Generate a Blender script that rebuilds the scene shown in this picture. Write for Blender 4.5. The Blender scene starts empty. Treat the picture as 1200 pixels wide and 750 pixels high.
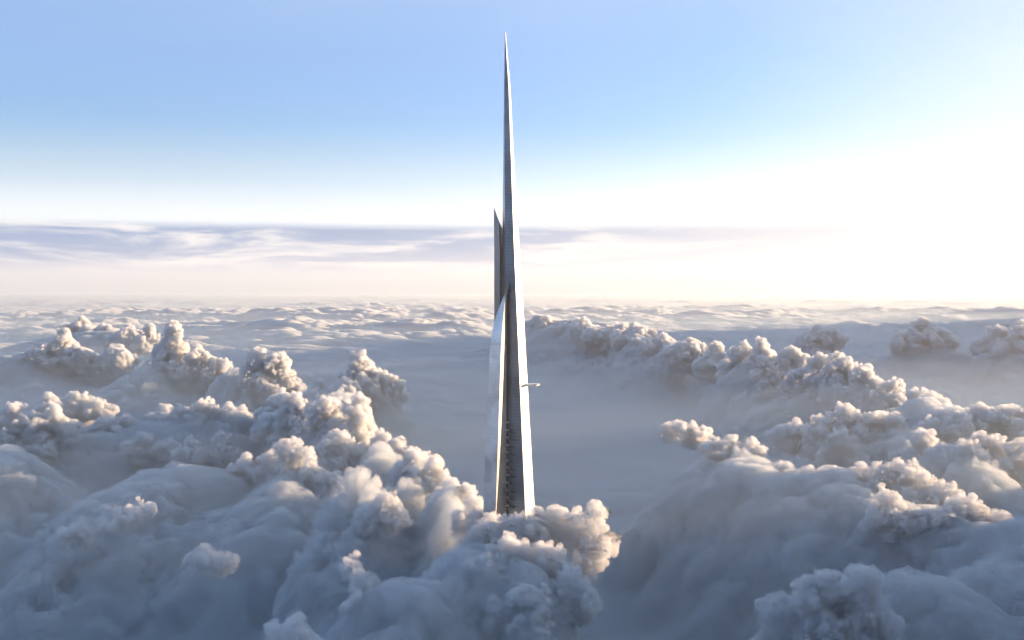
import bpy, math, random, time, os
import numpy as np
from mathutils import Vector

T0 = time.time()
R = math.radians
PITCH = 1.78
FPX = 1287.0
CAMZ = 700.0
SUN_AZ, SUN_EL = 68.0, 3.6           # degrees right of the view direction, above the horizon

scene = bpy.context.scene
# ------------------------------------------------------------------ camera
cd = bpy.data.cameras.new('camera')
cam = bpy.data.objects.new('camera', cd)
scene.collection.objects.link(cam)
cam.location = (0, 0, CAMZ)
cam.rotation_euler = (R(90 - PITCH), 0, 0)
cd.sensor_width = 36
cd.lens = 36 * FPX / 1200
cd.clip_start = 1.0
cd.clip_end = 400000
scene.camera = cam

# ------------------------------------------------------------------ sky
world = bpy.data.worlds.new('World')
scene.world = world
world.use_nodes = True
wt = world.node_tree
wt.nodes.clear()
wo = wt.nodes.new('ShaderNodeOutputWorld')
wb = wt.nodes.new('ShaderNodeBackground')
sky = wt.nodes.new('ShaderNodeTexSky')
sky.sky_type = 'NISHITA'
sky.sun_disc = False
sky.sun_elevation = R(SUN_EL)
sky.sun_rotation = R(SUN_AZ)
sky.altitude = 700
sky.air_density = 1.0
sky.dust_density = 1.0
sky.ozone_density = 1.5
SKY = 0.05
SK = 0.285 / SKY
wb.inputs['Strength'].default_value = SKY
WN, WL = wt.nodes, wt.links
def wmath(op, a, b=None, c=None, clamp=False):
    n = WN.new('ShaderNodeMath'); n.operation = op; n.use_clamp = clamp
    for i, v in enumerate((a, b, c)):
        if v is None: continue
        if isinstance(v, (int, float)): n.inputs[i].default_value = v
        else: WL.new(v, n.inputs[i])
    return n.outputs[0]
def wstep(v, lo, hi, a=0.0, b=1.0):
    n = WN.new('ShaderNodeMapRange'); n.interpolation_type = 'SMOOTHSTEP'
    WL.new(v, n.inputs[0])
    for i, q in enumerate((lo, hi, a, b)): n.inputs[i + 1].default_value = q
    return n.outputs[0]
def wmix(f, a, b):
    n = WN.new('ShaderNodeMix'); n.data_type = 'RGBA'
    if isinstance(f, float): n.inputs[0].default_value = f
    else: WL.new(f, n.inputs[0])
    for sock, v in ((n.inputs[6], a), (n.inputs[7], b)):
        if isinstance(v, tuple): sock.default_value = (*v, 1)
        else: WL.new(v, sock)
    return n.outputs[2]
tc = WN.new('ShaderNodeTexCoord')
sep = WN.new('ShaderNodeSeparateXYZ'); WL.new(tc.outputs['Generated'], sep.inputs[0])
dz = sep.outputs['Z']
# thin high veil: the low sky loses its yellow and turns milky
bw = WN.new('ShaderNodeRGBToBW'); WL.new(sky.outputs[0], bw.inputs[0])
milk = WN.new('ShaderNodeVectorMath'); milk.operation = 'SCALE'; milk.inputs[0].default_value = (1.5, 1.72, 2.0)
WL.new(wmath('MULTIPLY', bw.outputs[0], 1.0), milk.inputs['Scale'])
tint = WN.new('ShaderNodeVectorMath'); tint.operation = 'MULTIPLY'; tint.inputs[1].default_value = (0.84, 1.12, 1.90)
WL.new(sky.outputs[0], tint.inputs[0])
clear = wmix(wstep(dz, 0.055, 0.15, 0.85, 0.04), tint.outputs[0], milk.outputs[0])
hi = WN.new('ShaderNodeTexNoise'); hi.inputs['Scale'].default_value = 2.2; hi.inputs['Detail'].default_value = 6; hi.inputs['Distortion'].default_value = .4
mp3 = WN.new('ShaderNodeMapping'); mp3.inputs['Scale'].default_value = (1.0, 1.0, 3.2); mp3.inputs['Rotation'].default_value = (R(10), R(18), 0)
WL.new(tc.outputs['Generated'], mp3.inputs[0]); WL.new(mp3.outputs[0], hi.inputs['Vector'])
hf = wmath('MULTIPLY', wstep(dz, 0.14, 0.30, 0.0, 0.75), wmath('MULTIPLY_ADD', hi.outputs[0], 1.1, 0.05), clamp=True)
clear = wmix(hf, clear, (0.40 * SK, 0.50 * SK, 0.62 * SK))
# distant banks of stratus low over the horizon
mp = WN.new('ShaderNodeMapping'); mp.inputs['Scale'].default_value = (3.4, 3.4, 30)
WL.new(tc.outputs['Generated'], mp.inputs[0])
nz = WN.new('ShaderNodeTexNoise'); nz.inputs['Scale'].default_value = 2.1; nz.inputs['Detail'].default_value = 7; nz.inputs['Roughness'].default_value = .62; nz.inputs['Distortion'].default_value = .6
WL.new(mp.outputs[0], nz.inputs['Vector'])
streak = wstep(nz.outputs[0], 0.33, 0.55)
vz = WN.new('ShaderNodeTexNoise'); vz.inputs['Scale'].default_value = 1.1; vz.inputs['Detail'].default_value = 5
mp2 = WN.new('ShaderNodeMapping'); mp2.inputs['Scale'].default_value = (1.5, 1.5, 4); mp2.inputs['Rotation'].default_value = (0, R(24), 0)
WL.new(tc.outputs['Generated'], mp2.inputs[0]); WL.new(mp2.outputs[0], vz.inputs['Vector'])
edge = wmath('ADD', wmath('MULTIPLY_ADD', nz.outputs[0], 0.010, dz), wmath('MULTIPLY', vz.outputs[0], 0.012))
cover = wstep(edge, 0.070, 0.060)
low = wstep(dz, 0.006, 0.024)
sunside = wstep(sep.outputs['X'], -0.1, 0.35)
grey = wmath('MULTIPLY', wmath('MULTIPLY', streak, low), wmath('SUBTRACT', 1.0, wmath('MULTIPLY', sunside, 0.65)))
white = wmix(wstep(dz, 0.0, 0.022, 1.0, 0.0), (0.56 * SK, 0.56 * SK, 0.57 * SK), (0.42 * SK, 0.425 * SK, 0.44 * SK))
bank = wmix(grey, white, (0.13 * SK, 0.225 * SK, 0.39 * SK))
# thin bright cirrus veil thickening towards the sun
vv = wmath('ADD', wmath('MULTIPLY', sep.outputs['X'], 1.0), wmath('MULTIPLY', dz, -0.8))
vv = wmath('ADD', vv, wmath('MULTIPLY_ADD', vz.outputs[0], 0.3, -0.15))
veil = wstep(vv, 0.02, 0.46)
top = wmix(wstep(dz, 0.095, 0.055, 0.0, 0.8), clear, (0.60 * SK, 0.64 * SK, 0.67 * SK))
veiled = wmix(wmath('MULTIPLY', veil, 0.88), top, (0.57 * SK, 0.60 * SK, 0.63 * SK))
final = wmix(cover, veiled, bank)
WL.new(final, wb.inputs[0])
wt.links.new(wb.outputs[0], wo.inputs[0])

# ------------------------------------------------------------------ sun
sl = bpy.data.lights.new('sun', 'SUN')
sun = bpy.data.objects.new('sun', sl)
scene.collection.objects.link(sun)
sl.energy = 5.0
sl.angle = R(0.5)
sl.color = (1.0, 0.62, 0.35)
sdir = Vector((math.sin(R(SUN_AZ)) * math.cos(R(SUN_EL)), math.cos(R(SUN_AZ)) * math.cos(R(SUN_EL)), math.sin(R(SUN_EL))))
sun.rotation_euler = sdir.to_track_quat('Z', 'Y').to_euler()

# ------------------------------------------------------------------ exposure
vs = scene.view_settings
vs.view_transform = 'Standard'
vs.look = 'None'
vs.gamma = 1
vs.use_curve_mapping = False
vs.exposure = 2.52
cy = scene.cycles
cy.use_denoising = True
cy.use_adaptive_sampling = True
cy.adaptive_threshold = 0.03
cy.max_bounces = 16
cy.diffuse_bounces = 4
cy.glossy_bounces = 3
cy.volume_bounces = 4
cy.transparent_max_bounces = 48

# ------------------------------------------------------------------ helpers
def pix(px, py, dist=None, z=None):
    """world point seen at a pixel of the 1200x750 photograph, at a distance along y or on a level z"""
    x = (px - 600) / FPX
    v = (375 - py) / FPX
    c, s = math.cos(R(PITCH)), math.sin(R(PITCH))
    dy = c + v * s
    dz = v * c - s
    if dist is None:
        dist = (z - CAMZ) / dz * dy
    t = dist / dy
    return np.array([x * t, dist, CAMZ + dz * t])

def hash3(ix, iy, iz, seed):
    h = (ix.astype(np.int64) * 73856093) ^ (iy.astype(np.int64) * 19349663) ^ (iz.astype(np.int64) * 83492791) ^ (seed * 2654435761)
    h = (h ^ (h >> 13)) * 1274126177
    h = h & 0xffffffff
    h = (h ^ (h >> 16)) & 0xffffffff
    return (h & 0xffffff) / float(0xffffff)

def vnoise2(x, y, seed):
    ix, iy = np.floor(x).astype(np.int64), np.floor(y).astype(np.int64)
    fx, fy = x - ix, y - iy
    fx = fx * fx * fx * (fx * (fx * 6 - 15) + 10); fy = fy * fy * fy * (fy * (fy * 6 - 15) + 10)
    z = np.zeros_like(ix)
    a = hash3(ix, iy, z, seed); b = hash3(ix + 1, iy, z, seed)
    c = hash3(ix, iy + 1, z, seed); d = hash3(ix + 1, iy + 1, z, seed)
    return (a + (b - a) * fx) * (1 - fy) + (c + (d - c) * fx) * fy

def fbm2(x, y, seed, octaves=5, gain=0.5):
    s = 0; a = 1; t = 0
    for i in range(octaves):
        ca, sa = math.cos(i * 1.1 + .3), math.sin(i * 1.1 + .3)
        s = s + a * vnoise2((x * ca - y * sa) * 2 ** i + 7.3 * i, (x * sa + y * ca) * 2 ** i - 3.1 * i, seed + i)
        t += a; a *= gain
    return s / t            # 0..1

def mesh_from(name, verts, faces_quads, smooth=True, tris=None):
    me = bpy.data.meshes.new(name)
    nv = len(verts)
    me.vertices.add(nv)
    me.vertices.foreach_set('co', np.asarray(verts, np.float32).ravel())
    arrs = []; sizes = []
    if faces_quads is not None and len(faces_quads):
        arrs.append(np.asarray(faces_quads, np.int32).ravel()); sizes.append(np.full(len(faces_quads), 4, np.int32))
    if tris is not None and len(tris):
        arrs.append(np.asarray(tris, np.int32).ravel()); sizes.append(np.full(len(tris), 3, np.int32))
    loops = np.concatenate(arrs); sz = np.concatenate(sizes)
    me.loops.add(len(loops)); me.loops.foreach_set('vertex_index', loops)
    me.polygons.add(len(sz))
    st = np.concatenate([[0], np.cumsum(sz)[:-1]]).astype(np.int32)
    me.polygons.foreach_set('loop_start', st)
    me.polygons.foreach_set('loop_total', sz)
    me.polygons.foreach_set('use_smooth', np.full(len(sz), smooth))
    me.update(calc_edges=True)
    return me

def link(name, me, m=None, parent=None):
    o = bpy.data.objects.new(name, me)
    scene.collection.objects.link(o)
    if m is not None:
        me.materials.append(m)
    if parent is not None:
        o.parent = parent
    return o

def tag(o, label=None, cat=None, group=None, kind=None):
    if label: o['label'] = label
    if cat: o['category'] = cat
    if group: o['group'] = group
    if kind: o['kind'] = kind
    return o

# ------------------------------------------------------------------ materials
def node_mat(name):
    m = bpy.data.materials.new(name)
    m.use_nodes = True
    nt = m.node_tree
    nt.nodes.clear()
    out = nt.nodes.new('ShaderNodeOutputMaterial')
    return m, nt, out

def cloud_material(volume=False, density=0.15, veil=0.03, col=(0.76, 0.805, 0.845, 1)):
    m, nt, out = node_mat('cloud')
    if volume:
        tr = nt.nodes.new('ShaderNodeBsdfTransparent')
        df = nt.nodes.new('ShaderNodeBsdfDiffuse'); df.inputs['Color'].default_value = (.5, .52, .55, 1)
        mx = nt.nodes.new('ShaderNodeMixShader'); mx.inputs[0].default_value = veil
        nt.links.new(tr.outputs[0], mx.inputs[1]); nt.links.new(df.outputs[0], mx.inputs[2])
        nt.links.new(mx.outputs[0], out.inputs['Surface'])
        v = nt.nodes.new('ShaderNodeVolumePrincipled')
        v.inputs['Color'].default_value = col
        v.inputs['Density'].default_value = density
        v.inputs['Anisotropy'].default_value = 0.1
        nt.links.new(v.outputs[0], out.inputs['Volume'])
    else:
        b = nt.nodes.new('ShaderNodeBsdfDiffuse')
        b.inputs['Color'].default_value = (0.85, 0.85, 0.85, 1)
        t = nt.nodes.new('ShaderNodeBsdfTranslucent')
        t.inputs['Color'].default_value = (0.9, 0.9, 0.9, 1)
        s = nt.nodes.new('ShaderNodeSubsurfaceScattering')
        s.inputs['Color'].default_value = (0.92, 0.92, 0.92, 1)
        s.inputs['Scale'].default_value = 8.0
        s.inputs['Radius'].default_value = (1, 1, 1)
        nt.links.new(s.outputs[0], out.inputs['Surface'])
    return m

import os
MODE = 'v'
LIT_CLOUD = cloud_material(MODE == 'v')  # heads paler than the sea: sunlit tops put into the colour
SHADED_SEA = cloud_material(MODE == 'v', 0.06, 0.03, (0.64, 0.715, 0.775, 1))  # same cloud in a darker colour, part of its shade painted in

# billow displacement: inverted Voronoi cells in several octaves, warped by noise
def billow_group(name, amp, scale, warp, octaves=4, gain=0.5):
    g = bpy.data.node_groups.new(name, 'GeometryNodeTree')
    g.interface.new_socket('Geometry', in_out='INPUT', socket_type='NodeSocketGeometry')
    g.interface.new_socket('Geometry', in_out='OUTPUT', socket_type='NodeSocketGeometry')
    N, L = g.nodes, g.links
    gi = N.new('NodeGroupInput'); go = N.new('NodeGroupOutput')
    pos = N.new('GeometryNodeInputPosition')
    nor = N.new('GeometryNodeInputNormal')
    nz = N.new('ShaderNodeTexNoise'); nz.inputs['Scale'].default_value = 1 / warp[0]; nz.inputs['Detail'].default_value = 3
    L.new(pos.outputs[0], nz.inputs['Vector'])
    sub = N.new('ShaderNodeVectorMath'); sub.operation = 'SUBTRACT'; sub.inputs[1].default_value = (.5, .5, .5)
    L.new(nz.outputs['Color'], sub.inputs[0])
    sc = N.new('ShaderNodeVectorMath'); sc.operation = 'SCALE'; sc.inputs['Scale'].default_value = warp[1]
    L.new(sub.outputs[0], sc.inputs[0])
    ad = N.new('ShaderNodeVectorMath'); ad.operation = 'ADD'
    L.new(pos.outputs[0], ad.inputs[0]); L.new(sc.outputs[0], ad.inputs[1])
    # where the billows are strong and where the surface is calm
    total = None
    a, s = amp, scale
    for i in range(octaves):
        v = N.new('ShaderNodeTexVoronoi'); v.feature = 'SMOOTH_F1' if i == 0 else 'F1'
        v.inputs['Scale'].default_value = 1 / s
        if i == 0: v.inputs['Smoothness'].default_value = 0.15
        L.new(ad.outputs[0], v.inputs['Vector'])
        sq = N.new('ShaderNodeMath'); sq.operation = 'MULTIPLY'
        L.new(v.outputs['Distance'], sq.inputs[0]); L.new(v.outputs['Distance'], sq.inputs[1])
        mu = N.new('ShaderNodeMath'); mu.operation = 'MULTIPLY_ADD'
        L.new(sq.outputs[0], mu.inputs[0]); mu.inputs[1].default_value = -a * 1.6; mu.inputs[2].default_value = a * .5
        if total is None: total = mu
        else:
            t2 = N.new('ShaderNodeMath'); t2.operation = 'ADD'
            L.new(total.outputs[0], t2.inputs[0]); L.new(mu.outputs[0], t2.inputs[1]); total = t2
        a *= gain; s *= 0.45
    att = N.new('GeometryNodeInputNamedAttribute'); att.data_type = 'FLOAT'; att.inputs['Name'].default_value = 'billow'
    ml = N.new('ShaderNodeMath'); ml.operation = 'MULTIPLY'
    L.new(total.outputs[0], ml.inputs[0])
    sw = N.new('GeometryNodeSwitch'); sw.input_type = 'FLOAT'
    L.new(att.outputs['Exists'], sw.inputs['Switch']); sw.inputs['False'].default_value = 1.0
    L.new(att.outputs['Attribute'], sw.inputs['True'])
    vn = N.new('ShaderNodeTexNoise'); vn.inputs['Scale'].default_value = 1 / (scale * 3.2); vn.inputs['Detail'].default_value = 2
    L.new(pos.outputs[0], vn.inputs['Vector'])
    vr = N.new('ShaderNodeMapRange'); L.new(vn.outputs[0], vr.inputs[0])
    for q, val in enumerate((.36, .66, .2, 1.6)): vr.inputs[q + 1].default_value = val
    m3 = N.new('ShaderNodeMath'); m3.operation = 'MULTIPLY'
    L.new(sw.outputs[0], m3.inputs[0]); L.new(vr.outputs[0], m3.inputs[1])
    L.new(m3.outputs[0], ml.inputs[1])
    vs_ = N.new('ShaderNodeVectorMath'); vs_.operation = 'SCALE'
    L.new(nor.outputs[0], vs_.inputs[0]); L.new(ml.outputs[0], vs_.inputs['Scale'])
    sp = N.new('GeometryNodeSetPosition')
    L.new(gi.outputs[0], sp.inputs['Geometry']); L.new(vs_.outputs[0], sp.inputs['Offset'])
    L.new(sp.outputs[0], go.inputs[0])
    return g

# icosphere template
def ico(n):
    import bmesh
    bm = bmesh.new(); bmesh.ops.create_icosphere(bm, subdivisions=n, radius=1)
    v = np.array([p.co[:] for p in bm.verts]); f = np.array([[q.index for q in p.verts] for p in bm.faces]); bm.free()
    return v, f
ICO_V, ICO_F = ico(2)
ICO1_V, ICO1_F = ico(1)

def billow_cluster(rng, w, d, h, vox, levels=3):
    """spheres (x,y,z,r) heaped into a cumulus head of about w x d x h, base at z=0"""
    S = []
    n = 10
    for i in range(n):
        a = i * 2.4 + rng.uniform(-.5, .5); rr = math.sqrt((i + .3) / n) * rng.uniform(.75, 1.1)
        rr = min(rr, 1.0)
        u, v = rr * math.cos(a), rr * math.sin(a)
        top = h * (1 - .75 * rr ** 2) * rng.uniform(.72, 1.05)
        r = rng.choice((.13, .17, .22, .30)) * rng.uniform(.9, 1.1) * min(w, 1.5 * h) * (1.1 - .45 * rr)
        z = -0.15 * h
        while z < top - r:
            S.append((u * w * .34, v * d * .34, z, r * rng.uniform(.95, 1.25))); z += r * .8
        S.append((u * w * .34 + rng.uniform(-.05, .05) * w, v * d * .34, max(top - r, 0), r))
    cur = list(S)
    for lv in range(1, levels):
        nxt = []
        for (x, y, z, r) in cur:
            for k in range(8 if lv == 1 else 6):
                th = rng.uniform(0, 2 * math.pi); cz = rng.uniform(-.35, 1)
                sz = math.sqrt(max(0, 1 - cz * cz))
                q = r * rng.uniform(.22, .55)
                if q < vox * 1.2: continue
                nxt.append((x + math.cos(th) * sz * r * .86, y + math.sin(th) * sz * r * .86, z + cz * r * .86, q))
        S += nxt; cur = nxt
    return np.array(S)

def spheres_mesh(name, S, cut):
    small = S[:, 3] < cut
    A, B = S[~small], S[small]
    def rep(S, V, F, off):
        n = len(S)
        return (V[None] * S[:, 3][:, None, None] + S[:, None, :3]).reshape(-1, 3), (F[None] + (np.arange(n) * len(V))[:, None, None]).reshape(-1, 3) + off
    V1, F1 = rep(A, ICO_V, ICO_F, 0)
    V2, F2 = rep(B, ICO1_V * 1.12, ICO1_F, len(V1))
    return mesh_from(name, np.concatenate([V1, V2]), None, tris=np.concatenate([F1, F2]))

def bake(o):
    dg = bpy.context.evaluated_depsgraph_get()
    me = bpy.data.meshes.new_from_object(o.evaluated_get(dg))
    mats = [m for m in o.data.materials]
    old = o.data
    o.modifiers.clear(); o.data = me
    bpy.data.meshes.remove(old)
    me.materials.clear()
    for m in mats: me.materials.append(m)

BG = {}
def cumulus(label, seed, heads):
    """one cumulus cloud made of heads (px, py of the foot, distance, width px, height px)"""
    rng = random.Random(seed)
    P0 = pix(heads[0][0], heads[0][1], dist=heads[0][2])
    m_px = sum(h[2] for h in heads) / len(heads) / FPX
    allS = []
    more = []
    for (px, py, dist, wpx, hpx) in heads:
        more.append((px, py, dist, wpx, hpx))
        for k in range(3):
            f = rng.uniform(.35, .6)
            sgn = rng.choice((-1, 1))
            more.append((px + sgn * wpx * rng.uniform(.35, .62), py + hpx * rng.uniform(0, .12), dist * (1 + rng.uniform(-.012, .006)), wpx * f, hpx * f * rng.uniform(.7, 1.1)))
    for (px, py, dist, wpx, hpx) in more:
        p = pix(px, py, dist=dist); mp = dist / FPX
        S = billow_cluster(rng, wpx * mp, max(wpx * .8, hpx * .7) * mp, hpx * mp, m_px)
        sk = [(rng.uniform(-.3, .3) * wpx * mp, rng.uniform(-.3, .3) * wpx * mp, -.22 * wpx * mp, rng.uniform(.36, .5) * wpx * mp) for k in range(4)]
        S = np.concatenate([S, np.array(sk)])
        S[:, :3] += p - P0
        allS.append(S)
        if len(allS) > 1:                       # low neck of cloud joining one head to the next
            q, rq = last
            r = .26 * min(rq, hpx * mp)
            n = max(2, int(np.linalg.norm(p - q) / (r * .6)))
            for k in range(n + 1):
                c = q + (p - q) * k / n - P0 + np.array([0, 0, r * .4])
                allS.append(np.array([[*c, r * rng.uniform(.8, 1.3)]]))
        last = (p, hpx * mp)
    me = spheres_mesh('cumulus_cloud', np.concatenate(allS), 5 * m_px)
    o = link('cumulus_cloud', me, LIT_CLOUD)
    o.location = P0
    md = o.modifiers.new('skin', 'REMESH'); md.mode = 'VOXEL'; md.voxel_size = max(0.7, 0.85 * m_px); md.use_smooth_shade = True
    key = round(math.log(m_px, 1.4))
    if key not in BG:
        BG[key] = billow_group('billow', 7.5 * m_px, 17 * m_px, (26 * m_px, 15 * m_px), octaves=5, gain=.58)
    gm = o.modifiers.new('billow', 'NODES'); gm.node_group = BG[key]
    bake(o)
    tag(o, label, 'cloud', 'cumulus clouds rising out of the cloud sea')
    return o

# ------------------------------------------------------------------ the sea of cloud
FLOOR = 60.0
# px, py of the crest in the photograph, distance, half width, front depth, back depth (metres), sharpness of the flank
MOUNDS = [
    # left bank, far to near
    (205, 425, 4300, 300, 500, 380, 2), (60, 405, 4800, 420, 500, 350, 2), (305, 440, 3800, 240, 420, 330, 2), (425, 450, 3600, 170, 380, 260, 2),
    (130, 392, 6200, 700, 500, 400, 2),
    (30, 500, 2500, 230, 330, 260, 2), (150, 505, 2550, 260, 300, 260, 2), (250, 490, 2650, 260, 330, 240, 2), (375, 480, 2450, 190, 330, 240, 2),
    (430, 525, 2150, 120, 300, 220, 2),
    (345, 556, 1950, 200, 400, 200, 2), (200, 545, 2000, 230, 430, 230, 2), (20, 530, 2150, 260, 480, 250, 2),
    (495, 540, 1800, 90, 330, 170, 2), (540, 585, 1560, 70, 260, 140, 2.5), (440, 590, 1600, 120, 340, 180, 2),
    # the dome that wraps the tower
    (625, 612, 1390, 62, 260, 85, 2.6), (560, 652, 1270, 110, 260, 150, 2.2), (480, 690, 1120, 130, 220, 150, 2), (630, 694, 1190, 85, 220, 150, 2),
    (350, 750, 1000, 110, 200, 150, 2),
    # right bank
    (960, 402, 5350, 260, 400, 300, 2), (1090, 403, 5050, 280, 400, 300, 2), (1190, 411, 4800, 300, 400, 300, 2),
    (650, 378, 5600, 420, 650, 420, 2), (760, 390, 5000, 300, 650, 420, 2), (880, 415, 4000, 220, 560, 330, 2), (985, 432, 3400, 200, 480, 300, 2),
    (1085, 465, 2900, 200, 420, 260, 2), (1200, 490, 2600, 220, 400, 260, 2),
    (1010, 495, 2450, 150, 360, 200, 2), (1120, 535, 2150, 190, 340, 200, 2),
    (900, 562, 1950, 150, 400, 150, 2), (850, 530, 2130, 170, 420, 180, 2), (985, 560, 1900, 150, 360, 150, 2.5), (1090, 600, 1680, 170, 380, 160, 2), (1200, 620, 1500, 130, 320, 170, 2),
    (965, 715, 1130, 70, 150, 75, 2), (1190, 672, 1320, 260, 420, 220, 2), (1060, 700, 1200, 160, 260, 200, 2),
]
MW = []
for (px, py, dist, rx, rf, rb, k) in MOUNDS:
    p = pix(px, py, dist=dist)
    MW.append((p[0], p[1], p[2], rx, rf, rb, k))

def macro(x, y):
    d = np.hypot(x, y)
    wamp = np.clip(d / 26, 35, 150)
    wx = x + wamp * (fbm2(x / 380, y / 380, 51, 4) - .5) * 2
    wy = y + wamp * (fbm2(x / 380, y / 380, 61, 4) - .5) * 2
    t = np.clip((d - 1600) / 4600, 0, 1); t = t * t * (3 - 2 * t)
    base = 130 + 200 * t
    acc = np.zeros_like(x)
    for (mx, my, mz, rx, rf, rb, k) in MW:
        ry = np.where(wy < my, rf, rb)
        q = ((wx - mx) / rx) ** 2 + ((wy - my) / ry) ** 2
        acc += ((mz - FLOOR) * np.exp(-q ** (k / 2) * 0.75)) ** 7
    m = acc ** (1 / 7)
    az = np.abs(np.degrees(np.arctan2(x, y)))
    far = np.clip((d - 4500) / 3500, 0, 1)
    side = np.clip((az - 26) / 9, 0, 1) * (1 - far)
    n1 = (fbm2(x / 900, y / 1300, 11, 5) - .5) * 2
    n2 = (fbm2(x / 240, y / 240, 31, 4) - .5) * 2
    n3 = (fbm2(x / 700, y / 700, 91, 4) - .5) * 2
    sg = np.degrees(np.arctan2(x, y))
    shade_wall = np.clip((sg - 27.5) / 8, 0, 1) * np.clip((np.interp(d, [6900, 7700], [75, 41]) - sg) / 7, 0, 1) * np.clip((17500 - d) / 1500, 0, 1)  # unseen cloud bank out of view to the right, added to shade the sea
    shade_wall = shade_wall * shade_wall * (3 - 2 * shade_wall)
    side = side * (sg < 0)
    b2 = base - FLOOR + shade_wall * (np.interp(d, [1980, 2130, 2300, 4200, 5000, 6900, 7700, 9200, 11500, 14500, 16500], [550, 380, 375, 395, 415, 435, 720, 840, 900, 420, 300]) + 40 * n3 - base) + side * (150 + 160 * n3)
    z = FLOOR + (np.maximum(b2, 1) ** 7 + m ** 7) ** (1 / 7)
    rough = np.clip((m - b2 * .75) / 110, 0, 1)
    patch = np.clip(fbm2(x / 210, y / 210, 131, 3) * 2.7 - .65, .5, 1.5)
    z = z + n2 * (10 + 26 * rough) + n1 * (18 + 10 * far)
    fd = far * np.clip((32000 - d) / 16000, .12, 1)
    mid = np.clip((d - 3000) / 2500, 0, 1)
    jx = x + 160 * (fbm2(x / 500, y / 500, 201, 3) - .5); jy = y + 160 * (fbm2(x / 500, y / 500, 207, 3) - .5)
    clump = np.clip(fbm2(x / 2600, y / 2600, 177, 4) * 3 - 1.0, 0, 1)
    z = z + (95 * domes2(jx, jy, 620, 301) + 60 * domes2(jx, jy, 260, 311) + 26 * domes2(jx, jy, 110, 321)) * (fd * 1.3 * (.35 + .65 * clump) + .35 * (mid - far) * clump)
    z = z + (20 * domes2(jx, jy, 430, 331) + 12 * domes2(jx, jy, 170, 341)) * (1 - far) * (1 - rough) * (.3 + clump)
    z = z + rough * (22 * domes2(jx, jy, 190, 351) + 15 * domes2(jx, jy, 85, 361))
    z = z + 40 * far * np.clip(fbm2(x / 2600, y / 1500, 77, 5) * 2.4 - 1.1, 0, 1)
    return z, np.maximum(np.maximum(rough * patch, side), shade_wall), far

def domes2(x, y, size, seed, fill=.75):
    """rounded cumulus bumps scattered over the plane, 0..1"""
    u, v = x / size, y / size
    iu, iv = np.floor(u).astype(np.int64), np.floor(v).astype(np.int64)
    best = np.zeros_like(x)
    zz = np.zeros_like(iu)
    for a in (-1, 0, 1):
        for b in (-1, 0, 1):
            cx = iu + a; cy_ = iv + b
            h1 = hash3(cx, cy_, zz, seed); h2 = hash3(cx, cy_, zz, seed + 5); h3 = hash3(cx, cy_, zz, seed + 9)
            r = .35 + .6 * h3
            q = ((u - cx - h1) ** 2 + (v - cy_ - h2) ** 2) / (r * r)
            best = np.maximum(best, np.sqrt(np.maximum(0, 1 - q)) * (r - .2) * (h3 < fill))
    return best

def build_sea():
    az_in = np.linspace(-31, 31, 1250)
    az_out = np.linspace(31.4, 328.6, 240)
    az = np.radians(np.concatenate([az_in, az_out]))
    na = len(az)
    rr = np.concatenate([[150, 300, 450, 600], 700 * (38000 / 700.) ** (np.linspace(0, 1, 1350) ** 1.12)])
    nr = len(rr)
    A, D = np.meshgrid(az, rr)
    X = np.sin(A) * D; Y = np.cos(A) * D
    Z, rough, far = macro(X, Y)
    V = np.stack([X, Y, Z], -1).reshape(-1, 3)
    V2 = np.stack([X[-1], Y[-1], np.full(na, 20.)], -1)
    V = np.concatenate([V, V2, [[0, 0, Z[0].mean()], [0, 0, 20.]]])
    nt = na * nr
    i = np.arange(nr - 1)[:, None] * na; j = np.arange(na)[None]
    j2 = (j + 1) % na
    F = np.stack([i + j, i + j2, i + na + j2, i + na + j], -1).reshape(-1, 4)
    j = j[0]; j2 = j2[0]
    W = np.stack([nt - na + j, nt - na + j2, nt + j2, nt + j], -1)
    top = np.stack([np.full(na, nt + na), j2, j], -1)
    top = top[:, ::1]
    bot = np.stack([np.full(na, nt + na + 1), nt + j, nt + j2], -1)[:, ::1]
    me = mesh_from('cloud_sea', V, np.concatenate([F, W]), tris=np.concatenate([top, bot]))
    at = me.attributes.new('billow', 'FLOAT', 'POINT')
    b = (0.3 + 0.8 * rough) * (1 - far * .55)
    at.data.foreach_set('value', np.concatenate([b.ravel(), np.zeros(na + 2)]).astype(np.float32))
    o = link('cloud_sea', me, SHADED_SEA)
    gm = o.modifiers.new('billow', 'NODES'); gm.node_group = billow_group('sea_billow', 15, 60, (90, 60), octaves=5, gain=.58)
    bake(o)
    tag(o, 'endless sea of soft grey blue cloud around the tower', 'clouds', kind='stuff')
    return o
build_sea()
print('sea', time.time() - T0)

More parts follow.
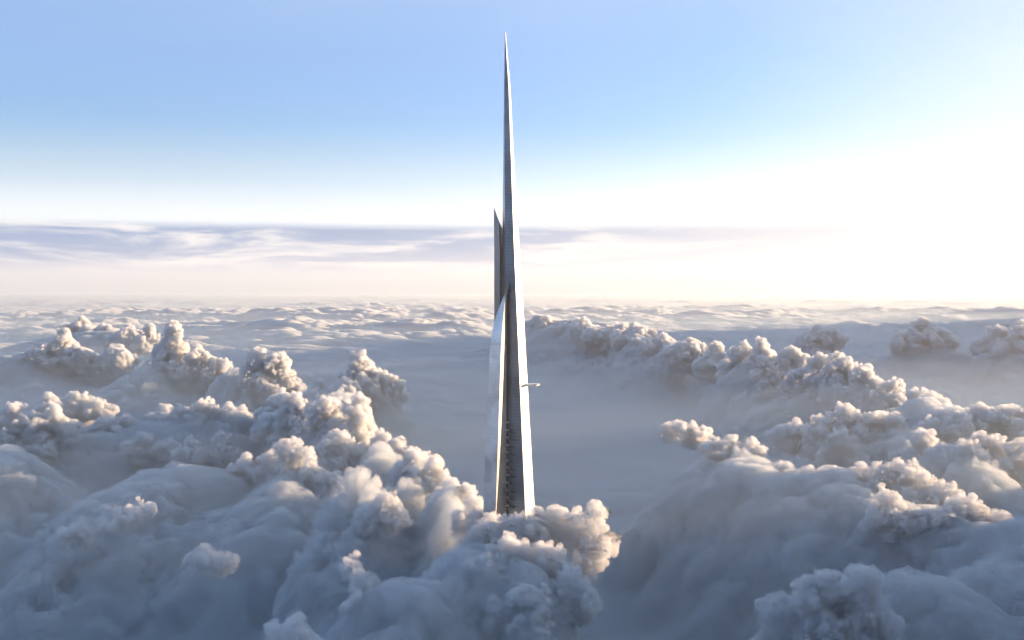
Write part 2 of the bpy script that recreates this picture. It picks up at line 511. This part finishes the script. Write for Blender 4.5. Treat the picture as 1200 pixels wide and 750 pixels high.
# label, seed, heads: (px, py of the foot, distance, width px, height px)
HEADS = [
    ('tall peach topped cloud tower, the highest one rising left of the skyscraper', 3, [(203, 430, 4200, 40, 52), (190, 425, 4250, 26, 30), (232, 436, 4150, 42, 32), (258, 436, 4200, 30, 20)]),
    ('pale rounded cloud tower between the highest tower and the skyscraper', 5, [(303, 448, 3700, 36, 50), (325, 450, 3680, 38, 40), (342, 452, 3720, 26, 18)]),
    ('pinkish cloud with a slanting crest nearest the skyscraper in the far left bank', 6, [(422, 450, 3500, 36, 38), (446, 456, 3500, 38, 26), (400, 468, 3300, 48, 28), (372, 462, 3400, 30, 18)]),
    ('faint grey puff group on the far left horizon side', 8, [(48, 420, 4600, 34, 20), (72, 416, 4600, 40, 28), (104, 422, 4600, 26, 12), (140, 418, 4600, 40, 12)]),
    ('thin broken line of tiny puffs far behind the highest cloud tower', 81, [(95, 384, 6400, 24, 14), (122, 392, 6200, 30, 12), (152, 396, 6000, 36, 14), (176, 400, 5900, 22, 18)]),
    ('bright cream cloud mass cut by the left edge of the picture', 9, [(12, 520, 2450, 60, 48), (40, 520, 2450, 40, 36), (62, 512, 2480, 36, 40), (-20, 520, 2500, 50, 50)]),
    ('flat orange tinted cloud floating above the mass at the left edge', 82, [(55, 478, 2900, 26, 18), (88, 474, 2950, 44, 18), (118, 478, 2950, 24, 10)]),
    ('pair of low round puffs right of the mass at the left edge', 11, [(90, 506, 2600, 26, 12), (122, 508, 2600, 34, 22), (144, 506, 2620, 34, 22)]),
    ('long level row of bright puffs in the middle of the left bank', 12, [(192, 494, 2700, 30, 20), (214, 500, 2650, 40, 24), (246, 496, 2650, 48, 28), (280, 494, 2650, 36, 18), (232, 510, 2600, 40, 18)]),
    ('small egg shaped puff in front of the long level row', 13, [(165, 528, 2450, 24, 24)]),
    ('three little puffs in a line below the long level row', 84, [(196, 524, 2450, 26, 12), (226, 534, 2400, 32, 18), (264, 530, 2400, 30, 26)]),
    ('broad billowing cream cloud heap in the centre of the left bank', 15, [(345, 500, 2450, 60, 46), (385, 520, 2350, 64, 58), (420, 530, 2300, 52, 66), (445, 540, 2250, 38, 40), (400, 545, 2200, 60, 44), (330, 480, 2600, 40, 24)]),
    ('pink tinged puff beside the right flank of the broad cream heap', 85, [(462, 540, 2200, 36, 34), (486, 536, 2200, 22, 16)]),
    ('brilliant white crest running down to the right below the broad heap', 18, [(288, 548, 2050, 30, 18), (316, 548, 2020, 34, 22), (340, 556, 1980, 40, 44), (364, 566, 1960, 36, 30), (388, 576, 1940, 36, 28), (404, 580, 1920, 26, 20)]),
    ('white topped cloud shoulder descending towards the foot of the skyscraper', 20, [(482, 552, 1780, 34, 28), (506, 566, 1720, 40, 34), (530, 582, 1640, 34, 26), (548, 596, 1560, 28, 24)]),
    ('lone round puff below the white topped shoulder', 22, [(448, 606, 1480, 36, 34), (462, 602, 1480, 24, 30)]),
    ('curling lit column of cloud just left of the foot of the skyscraper', 23, [(552, 610, 1440, 30, 34), (560, 632, 1400, 28, 34), (552, 654, 1380, 26, 34), (542, 668, 1370, 16, 24)]),
    ('small faint wisp column low between the shoulder and the bottom edge', 24, [(415, 660, 1200, 18, 18), (424, 684, 1150, 24, 18), (418, 708, 1120, 22, 18)]),
    ('cream cloud head rising from the bottom edge left of the skyscraper', 25, [(325, 770, 960, 40, 50), (350, 775, 950, 46, 58), (372, 790, 940, 40, 40)]),
    ('small glowing wisp alone on the dark slope at lower left', 86, [(238, 652, 1360, 26, 15), (262, 656, 1350, 26, 10)]),
    ('faint string of tiny puffs along the dark slope at far lower left', 87, [(92, 622, 1600, 28, 14), (120, 616, 1620, 22, 10), (142, 604, 1650, 26, 10), (166, 594, 1700, 20, 10)]),
    ('soft grey cloud heads in shade wrapping the front of the tower foot', 90, [(572, 622, 1350, 34, 24), (592, 628, 1325, 38, 30), (614, 632, 1315, 40, 34), (596, 668, 1255, 62, 44), (640, 676, 1250, 60, 46), (668, 704, 1200, 50, 40), (560, 690, 1220, 60, 40), (620, 724, 1160, 70, 44)]),
    ('golden rimmed cloud curl hooking right from the foot of the skyscraper', 26, [(628, 618, 1340, 30, 28), (652, 616, 1345, 34, 26), (676, 622, 1340, 36, 34), (698, 634, 1330, 34, 46), (692, 654, 1310, 28, 36), (684, 672, 1300, 20, 30)]),
    ('far string of tiny puffs leading right from behind the skyscraper', 29, [(640, 380, 5600, 40, 10), (680, 384, 5400, 36, 10), (716, 390, 5200, 40, 14), (746, 396, 5000, 40, 20), (776, 404, 4700, 36, 14)]),
    ('mid sized bank of cream heads above the dark slope right of the skyscraper', 31, [(806, 412, 4400, 44, 20), (838, 424, 4200, 40, 22), (868, 436, 3950, 40, 36), (896, 440, 3850, 44, 42), (926, 440, 3750, 46, 38)]),
    ('grey and white cumulus heads continuing the right ridge outwards', 33, [(958, 446, 3500, 40, 30), (984, 456, 3400, 48, 44), (1014, 466, 3250, 46, 40), (1046, 476, 3150, 44, 34), (1078, 484, 3000, 40, 28)]),
    ('bright stepped cloud mass in the middle of the right bank', 34, [(930, 506, 2560, 36, 14), (960, 510, 2520, 40, 24), (985, 515, 2480, 50, 42), (1015, 520, 2450, 56, 48), (1045, 516, 2450, 40, 34), (988, 535, 2350, 40, 32)]),
    ('towering white cloud group by the right edge of the picture', 36, [(1090, 520, 2500, 46, 34), (1120, 520, 2450, 50, 40), (1150, 512, 2500, 46, 36), (1180, 506, 2500, 50, 34), (1215, 510, 2480, 50, 40)]),
    ('lumpy cloud shoulder in front of the white group at right', 37, [(1080, 540, 2250, 40, 36), (1106, 556, 2150, 40, 34), (1135, 560, 2120, 36, 40), (1165, 545, 2200, 46, 40), (1195, 550, 2150, 40, 30)]),
    ('small flat cream puff alone over the dark hollow', 38, [(834, 522, 2150, 22, 10), (856, 526, 2130, 34, 18), (878, 526, 2120, 22, 12)]),
    ('tiny bright fleck of cloud leftmost over the dark hollow', 45, [(788, 500, 2250, 22, 8), (812, 506, 2230, 26, 10)]),
    ('orange lit round head at the left end of the lower right ridge', 39, [(888, 572, 1960, 36, 28), (904, 572, 1950, 30, 34), (918, 566, 1960, 26, 22)]),
    ('long narrow lit ridge crest across the lower right bank', 40, [(944, 566, 1920, 34, 20), (972, 566, 1900, 36, 20), (1002, 568, 1880, 40, 18), (1034, 568, 1860, 40, 26), (1062, 572, 1840, 44, 36), (1088, 584, 1800, 40, 30), (1108, 584, 1780, 30, 20)]),
    ('crumpled bright cloud clump at the lower right, left of the smooth one', 42, [(1036, 608, 1640, 30, 44), (1050, 610, 1630, 34, 34), (1072, 612, 1630, 34, 20)]),
    ('smooth glowing rounded cloud rim at lower right', 43, [(1098, 608, 1620, 34, 18), (1124, 606, 1620, 42, 26), (1150, 608, 1620, 38, 20), (1166, 608, 1620, 20, 16)]),
    ('big blue grey cloud dome with a thin bright rim at the bottom right', 44, [(915, 770, 1130, 60, 80), (945, 765, 1120, 70, 98), (975, 755, 1110, 76, 104), (1005, 740, 1100, 60, 84), (1022, 720, 1100, 30, 48)]),
    ('small distant grey capped puff above the right ridge', 46, [(955, 397, 5300, 30, 16), (974, 397, 5300, 22, 13)]),
    ('distant twin headed puff in the bright mist at right', 47, [(1078, 397, 5000, 36, 25), (1100, 398, 5000, 32, 20)]),
    ('distant puffs in the bright mist touching the right edge', 48, [(1170, 406, 4800, 36, 24), (1200, 406, 4700, 44, 30)]),
    ('small grey puff at the left end of the string of tiny puffs on the slope', 88, [(20, 600, 1700, 24, 8)]),
]
HEADS = HEADS[:-1]
for (lab, sd, hd) in HEADS:
    cumulus(lab, sd, hd)
print('script', time.time() - T0)

# ------------------------------------------------------------------ the tower
TD = 1400.0
def tx(px): return (px - 600) * TD / FPX
def tz(py): return CAMZ + TD * math.tan(math.atan((375 - py) / FPX) - R(PITCH))

def principled(name, color, metallic, rough, bands=None, spec=0.5):
    m, nt, out = node_mat(name)
    p = nt.nodes.new('ShaderNodeBsdfPrincipled')
    p.inputs['Metallic'].default_value = metallic
    p.inputs['Roughness'].default_value = rough
    p.inputs['Specular IOR Level'].default_value = spec
    tcn = nt.nodes.new('ShaderNodeTexCoord')
    sp = nt.nodes.new('ShaderNodeSeparateXYZ'); nt.links.new(tcn.outputs['Object'], sp.inputs[0])
    # floor lines every four metres and a cladding that varies from panel to panel
    def mth(op, a, b=None):
        n = nt.nodes.new('ShaderNodeMath'); n.operation = op
        for i, v in enumerate((a, b)):
            if v is None: continue
            if isinstance(v, (int, float)): n.inputs[i].default_value = v
            else: nt.links.new(v, n.inputs[i])
        return n.outputs[0]
    fl = mth('FRACT', mth('DIVIDE', sp.outputs['Z'], 4.2))
    line = mth('LESS_THAN', fl, 0.22)
    cell = nt.nodes.new('ShaderNodeVectorMath'); cell.operation = 'SNAP'
    cell.inputs[1].default_value = (3.0, 3.0, 4.2)
    nt.links.new(tcn.outputs['Object'], cell.inputs[0])
    wn = nt.nodes.new('ShaderNodeTexWhiteNoise'); nt.links.new(cell.outputs[0], wn.inputs['Vector'])
    big = nt.nodes.new('ShaderNodeTexNoise'); big.inputs['Scale'].default_value = 0.03; big.inputs['Detail'].default_value = 3
    nt.links.new(tcn.outputs['Object'], big.inputs['Vector'])
    mx = nt.nodes.new('ShaderNodeMix'); mx.data_type = 'RGBA'
    mx.inputs[6].default_value = (*color, 1)
    mx.inputs[7].default_value = (*(bands or tuple(c * .6 for c in color)), 1)
    f = mth('ADD', mth('MULTIPLY', line, 0.40), mth('MULTIPLY', wn.outputs[0], 0.16))
    nt.links.new(f, mx.inputs[0])
    tone = nt.nodes.new('ShaderNodeMix'); tone.data_type = 'RGBA'; tone.blend_type = 'MULTIPLY'; tone.inputs[0].default_value = 1
    st = nt.nodes.new('ShaderNodeMapRange'); nt.links.new(big.outputs[0], st.inputs[0])
    for q, val in enumerate((.35, .65, .78, 1.15)): st.inputs[q + 1].default_value = val
    nt.links.new(mx.outputs[2], tone.inputs[6]); nt.links.new(st.outputs[0], tone.inputs[7])
    nt.links.new(tone.outputs[2], p.inputs['Base Color'])
    wav = nt.nodes.new('ShaderNodeTexNoise'); wav.inputs['Scale'].default_value = 0.05; wav.inputs['Detail'].default_value = 2
    nt.links.new(tcn.outputs['Object'], wav.inputs['Vector'])
    bp = nt.nodes.new('ShaderNodeBump'); bp.inputs['Distance'].default_value = 1.2; bp.inputs['Strength'].default_value = .8
    nt.links.new(wav.outputs[0], bp.inputs['Height']); nt.links.new(bp.outputs[0], p.inputs['Normal'])
    nt.links.new(mth('ADD', mth('MULTIPLY', big.outputs[0], 0.18), rough - 0.09), p.inputs['Roughness'])
    nt.links.new(p.outputs[0], out.inputs['Surface'])
    return m

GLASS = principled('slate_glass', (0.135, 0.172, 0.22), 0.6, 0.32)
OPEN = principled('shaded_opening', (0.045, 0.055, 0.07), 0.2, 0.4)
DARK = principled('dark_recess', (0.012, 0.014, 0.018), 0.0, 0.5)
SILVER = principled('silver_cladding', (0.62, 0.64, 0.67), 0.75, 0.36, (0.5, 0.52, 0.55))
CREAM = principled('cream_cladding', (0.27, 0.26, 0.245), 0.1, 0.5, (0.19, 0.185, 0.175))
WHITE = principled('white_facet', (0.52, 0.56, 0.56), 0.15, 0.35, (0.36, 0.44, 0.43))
FING = principled('fin_glass', (0.20, 0.215, 0.23), 0.5, 0.34)

def interp_rows(rows, n=60):
    """rows: (py, values...) -> evenly resampled, smooth in z"""
    rows = np.array(rows, float)
    pys = np.unique(np.concatenate([np.linspace(rows[0, 0], rows[-1, 0], n), rows[:, 0]]))
    return pys, [np.interp(pys, rows[:, 0], rows[:, k]) for k in range(1, rows.shape[1])]

def loft(name, rings, mats, side_mat, parent, cap_top=True):
    """rings: list of lists of 3d points (top to bottom), same count, counter-clockwise from above"""
    n = len(rings[0]); V = [p for r in rings for p in r]
    F = []; MI = []
    for i in range(len(rings) - 1):
        for j in range(n):
            k = (j + 1) % n
            F.append((i * n + j, (i + 1) * n + j, (i + 1) * n + k, i * n + k)); MI.append(side_mat[j])
    me = bpy.data.meshes.new(name)
    F.append(tuple(range(n))); MI.append(side_mat[0])
    F.append(tuple(reversed([(len(rings) - 1) * n + j for j in range(n)]))); MI.append(side_mat[0])
    me.from_pydata(V, [], F)
    for m in mats: me.materials.append(m)
    me.polygons.foreach_set('material_index', MI)
    me.update()
    return link(name, me, None, parent)

tower = bpy.data.objects.new('skyscraper', None)
scene.collection.objects.link(tower)
tower.location = (0, TD, 0)
tag(tower, 'very tall slender silver glass tower tapering to a needle point above the clouds', 'skyscraper')
BOT = 1010     # photograph row the foot would have: ground level

# main shaft: A left front, B front ridge, C right back, E back left, D left
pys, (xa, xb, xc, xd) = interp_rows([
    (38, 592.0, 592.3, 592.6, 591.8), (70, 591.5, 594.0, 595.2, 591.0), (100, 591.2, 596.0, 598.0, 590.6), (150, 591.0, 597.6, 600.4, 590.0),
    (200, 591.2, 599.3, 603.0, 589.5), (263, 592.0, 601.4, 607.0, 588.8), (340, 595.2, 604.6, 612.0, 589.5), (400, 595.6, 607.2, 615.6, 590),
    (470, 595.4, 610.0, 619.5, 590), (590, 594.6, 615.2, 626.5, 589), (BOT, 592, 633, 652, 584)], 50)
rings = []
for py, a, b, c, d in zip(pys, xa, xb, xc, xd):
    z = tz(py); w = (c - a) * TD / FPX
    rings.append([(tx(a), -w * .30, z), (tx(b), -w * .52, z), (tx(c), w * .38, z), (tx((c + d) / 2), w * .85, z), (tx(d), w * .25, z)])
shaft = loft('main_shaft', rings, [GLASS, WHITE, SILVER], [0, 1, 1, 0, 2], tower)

# left fin with its slanted top
fin_rows = []
def fin_ring(zt, lean=0.0, left=579.0):
    return None
zs = [tz(py) for py in np.linspace(268, BOT, 30)]
def fin_pts(z, t):
    L = 579.0 - 10 * t; M = 585.6 - 3 * t; N = 591.5
    return [(tx(L), 10, z), (tx(M), -2, z), (tx(N), 12, z), (tx(N), 26, z), (tx(L) + 1.5, 26, z)]
top = [(tx(578.6), 10, tz(242)), (tx(584.6), -2, tz(259)), (tx(589.5), 12, tz(269)), (tx(589.5), 26, tz(269)), (tx(578.9), 24, tz(243))]
rings = [top] + [fin_pts(z, i / 29 if i > 6 else 0) for i, z in enumerate(zs) if i > 0]
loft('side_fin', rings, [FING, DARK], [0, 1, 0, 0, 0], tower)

# front wing with its curved silver back
pys, (xl, xr, xe) = interp_rows([
    (332, 596.0, 596.3, 596.6), (338, 593.6, 595.0, 596.0), (345, 590.6, 592.8, 594.6), (355, 587.0, 591.6, 594.0), (370, 581.4, 590.0, 593.8), (385, 577.6, 588.6, 593.7),
    (400, 575.0, 587.7, 593.6), (415, 573.8, 587.0, 593.6), (430, 573.0, 586.6, 593.6), (460, 571.6, 585.6, 593.6), (500, 570.0, 584.4, 593.6), (590, 566.6, 581.4, 593.6), (BOT, 552, 568, 593.6)], 60)
rings = []
for py, l, r, e in zip(pys, xl, xr, xe):
    z = tz(py); g = min(1, (py - 332) / 60.0)
    yr = -(10 + 16 * g + (py - 332) * .03)
    rings.append([(tx(l), yr * .35, z), (tx(r), yr, z), (tx(e), yr * .42, z), (tx(e) - .3, 4, z), (tx(l) + .3, 4, z)])
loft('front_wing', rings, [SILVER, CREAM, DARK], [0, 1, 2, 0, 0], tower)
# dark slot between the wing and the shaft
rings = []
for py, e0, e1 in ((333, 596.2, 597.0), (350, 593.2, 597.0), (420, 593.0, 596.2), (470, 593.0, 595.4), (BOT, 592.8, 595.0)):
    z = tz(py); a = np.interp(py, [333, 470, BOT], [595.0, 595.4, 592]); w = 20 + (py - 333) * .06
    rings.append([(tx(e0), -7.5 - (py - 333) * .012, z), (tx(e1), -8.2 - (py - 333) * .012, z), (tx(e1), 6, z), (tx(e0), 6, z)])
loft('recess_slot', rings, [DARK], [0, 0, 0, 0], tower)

import bmesh
def boxbm(bm, x0, x1, y0, y1, z0, z1):
    vs_ = [bm.verts.new(p) for p in ((x0, y0, z0), (x1, y0, z0), (x1, y1, z0), (x0, y1, z0), (x0, y0, z1), (x1, y0, z1), (x1, y1, z1), (x0, y1, z1))]
    for f in ((3, 2, 1, 0), (4, 5, 6, 7), (0, 1, 5, 4), (1, 2, 6, 5), (2, 3, 7, 6), (3, 0, 4, 7)):
        bm.faces.new([vs_[i] for i in f])
def from_bm(name, bm, m, parent):
    me = bpy.data.meshes.new(name); bm.to_mesh(me); bm.free()
    return link(name, me, m, parent)
# sky terrace: thin round deck on the right flank
bm = bmesh.new()
for (r, z0, z1) in ((7.6, 0.0, 0.9), (7.9, 0.9, 1.8), (5.4, -1.1, 0.0)):
    bmesh.ops.create_cone(bm, cap_ends=True, segments=48, radius1=r, radius2=r + (.2 if z0 else 0), depth=z1 - z0,
                          matrix=__import__('mathutils').Matrix.Translation((tx(625.5), 4, tz(451.5) + (z0 + z1) / 2)))
boxbm(bm, tx(612), tx(622), 1, 7, tz(451.5) - 1.6, tz(451.5) - .1)
deck = from_bm('sky_terrace', bm, WHITE, tower)
# balconies up the notch
for i in range(12):
    py = 494 + i * 8.6
    z = tz(py)
    grow = 1 + i * .03
    bm = bmesh.new()
    boxbm(bm, tx(590.2), tx(596.2 + .4 * grow), -19.5 * grow + 2, -8.0, z, z + 1.3)
    b = from_bm('balcony', bm, CREAM, tower)
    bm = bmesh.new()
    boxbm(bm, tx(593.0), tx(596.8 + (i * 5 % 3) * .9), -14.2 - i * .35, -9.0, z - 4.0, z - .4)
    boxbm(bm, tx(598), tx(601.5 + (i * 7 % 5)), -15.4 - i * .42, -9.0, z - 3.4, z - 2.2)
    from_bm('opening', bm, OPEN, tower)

# ------------------------------------------------------------------ ground far below the cloud
bm = bmesh.new(); bmesh.ops.create_grid(bm, x_segments=1, y_segments=1, size=38500)
m, nt, out = node_mat('desert_ground')
p = nt.nodes.new('ShaderNodeBsdfPrincipled'); p.inputs['Roughness'].default_value = .9
nz = nt.nodes.new('ShaderNodeTexNoise'); nz.inputs['Scale'].default_value = .002
cr = nt.nodes.new('ShaderNodeValToRGB'); cr.color_ramp.elements[0].color = (.2, .16, .11, 1); cr.color_ramp.elements[1].color = (.32, .26, .18, 1)
tcg = nt.nodes.new('ShaderNodeTexCoord'); nt.links.new(tcg.outputs['Object'], nz.inputs['Vector'])
nt.links.new(nz.outputs[0], cr.inputs[0]); nt.links.new(cr.outputs[0], p.inputs['Base Color']); nt.links.new(p.outputs[0], out.inputs['Surface'])
g = from_bm('ground', bm, m, None)
tag(g, kind='structure')

# ------------------------------------------------------------------ haze
if True:
    bm = bmesh.new()
    bmesh.ops.create_cube(bm, size=1)
    me = bpy.data.meshes.new('haze'); bm.to_mesh(me); bm.free()
    m, nt, out = node_mat('haze')
    v = nt.nodes.new('ShaderNodeVolumePrincipled')
    v.inputs['Color'].default_value = (0.58, 0.68, 0.77, 1)
    v.inputs['Density'].default_value = 2.0e-5
    v.inputs['Anisotropy'].default_value = 0.35
    nt.links.new(v.outputs[0], out.inputs['Volume'])
    o = link('haze', me, m)
    o.scale = (78000, 78000, 1500); o.location = (0, 0, 750 - 2)
    tag(o, kind='stuff')

    # low mist lying between the cloud banks
    bm = bmesh.new()
    bmesh.ops.create_cube(bm, size=1)
    me = bpy.data.meshes.new('mist'); bm.to_mesh(me); bm.free()
    m, nt, out = node_mat('mist')
    v = nt.nodes.new('ShaderNodeVolumePrincipled')
    v.inputs['Color'].default_value = (0.40, 0.53, 0.62, 1)
    v.inputs['Density'].default_value = 2.3e-4
    v.inputs['Anisotropy'].default_value = 0.3
    nt.links.new(v.outputs[0], out.inputs['Volume'])
    o = link('mist', me, m)
    o.scale = (77000, 77000, 370); o.location = (0, 0, 240)
    tag(o, kind='stuff')
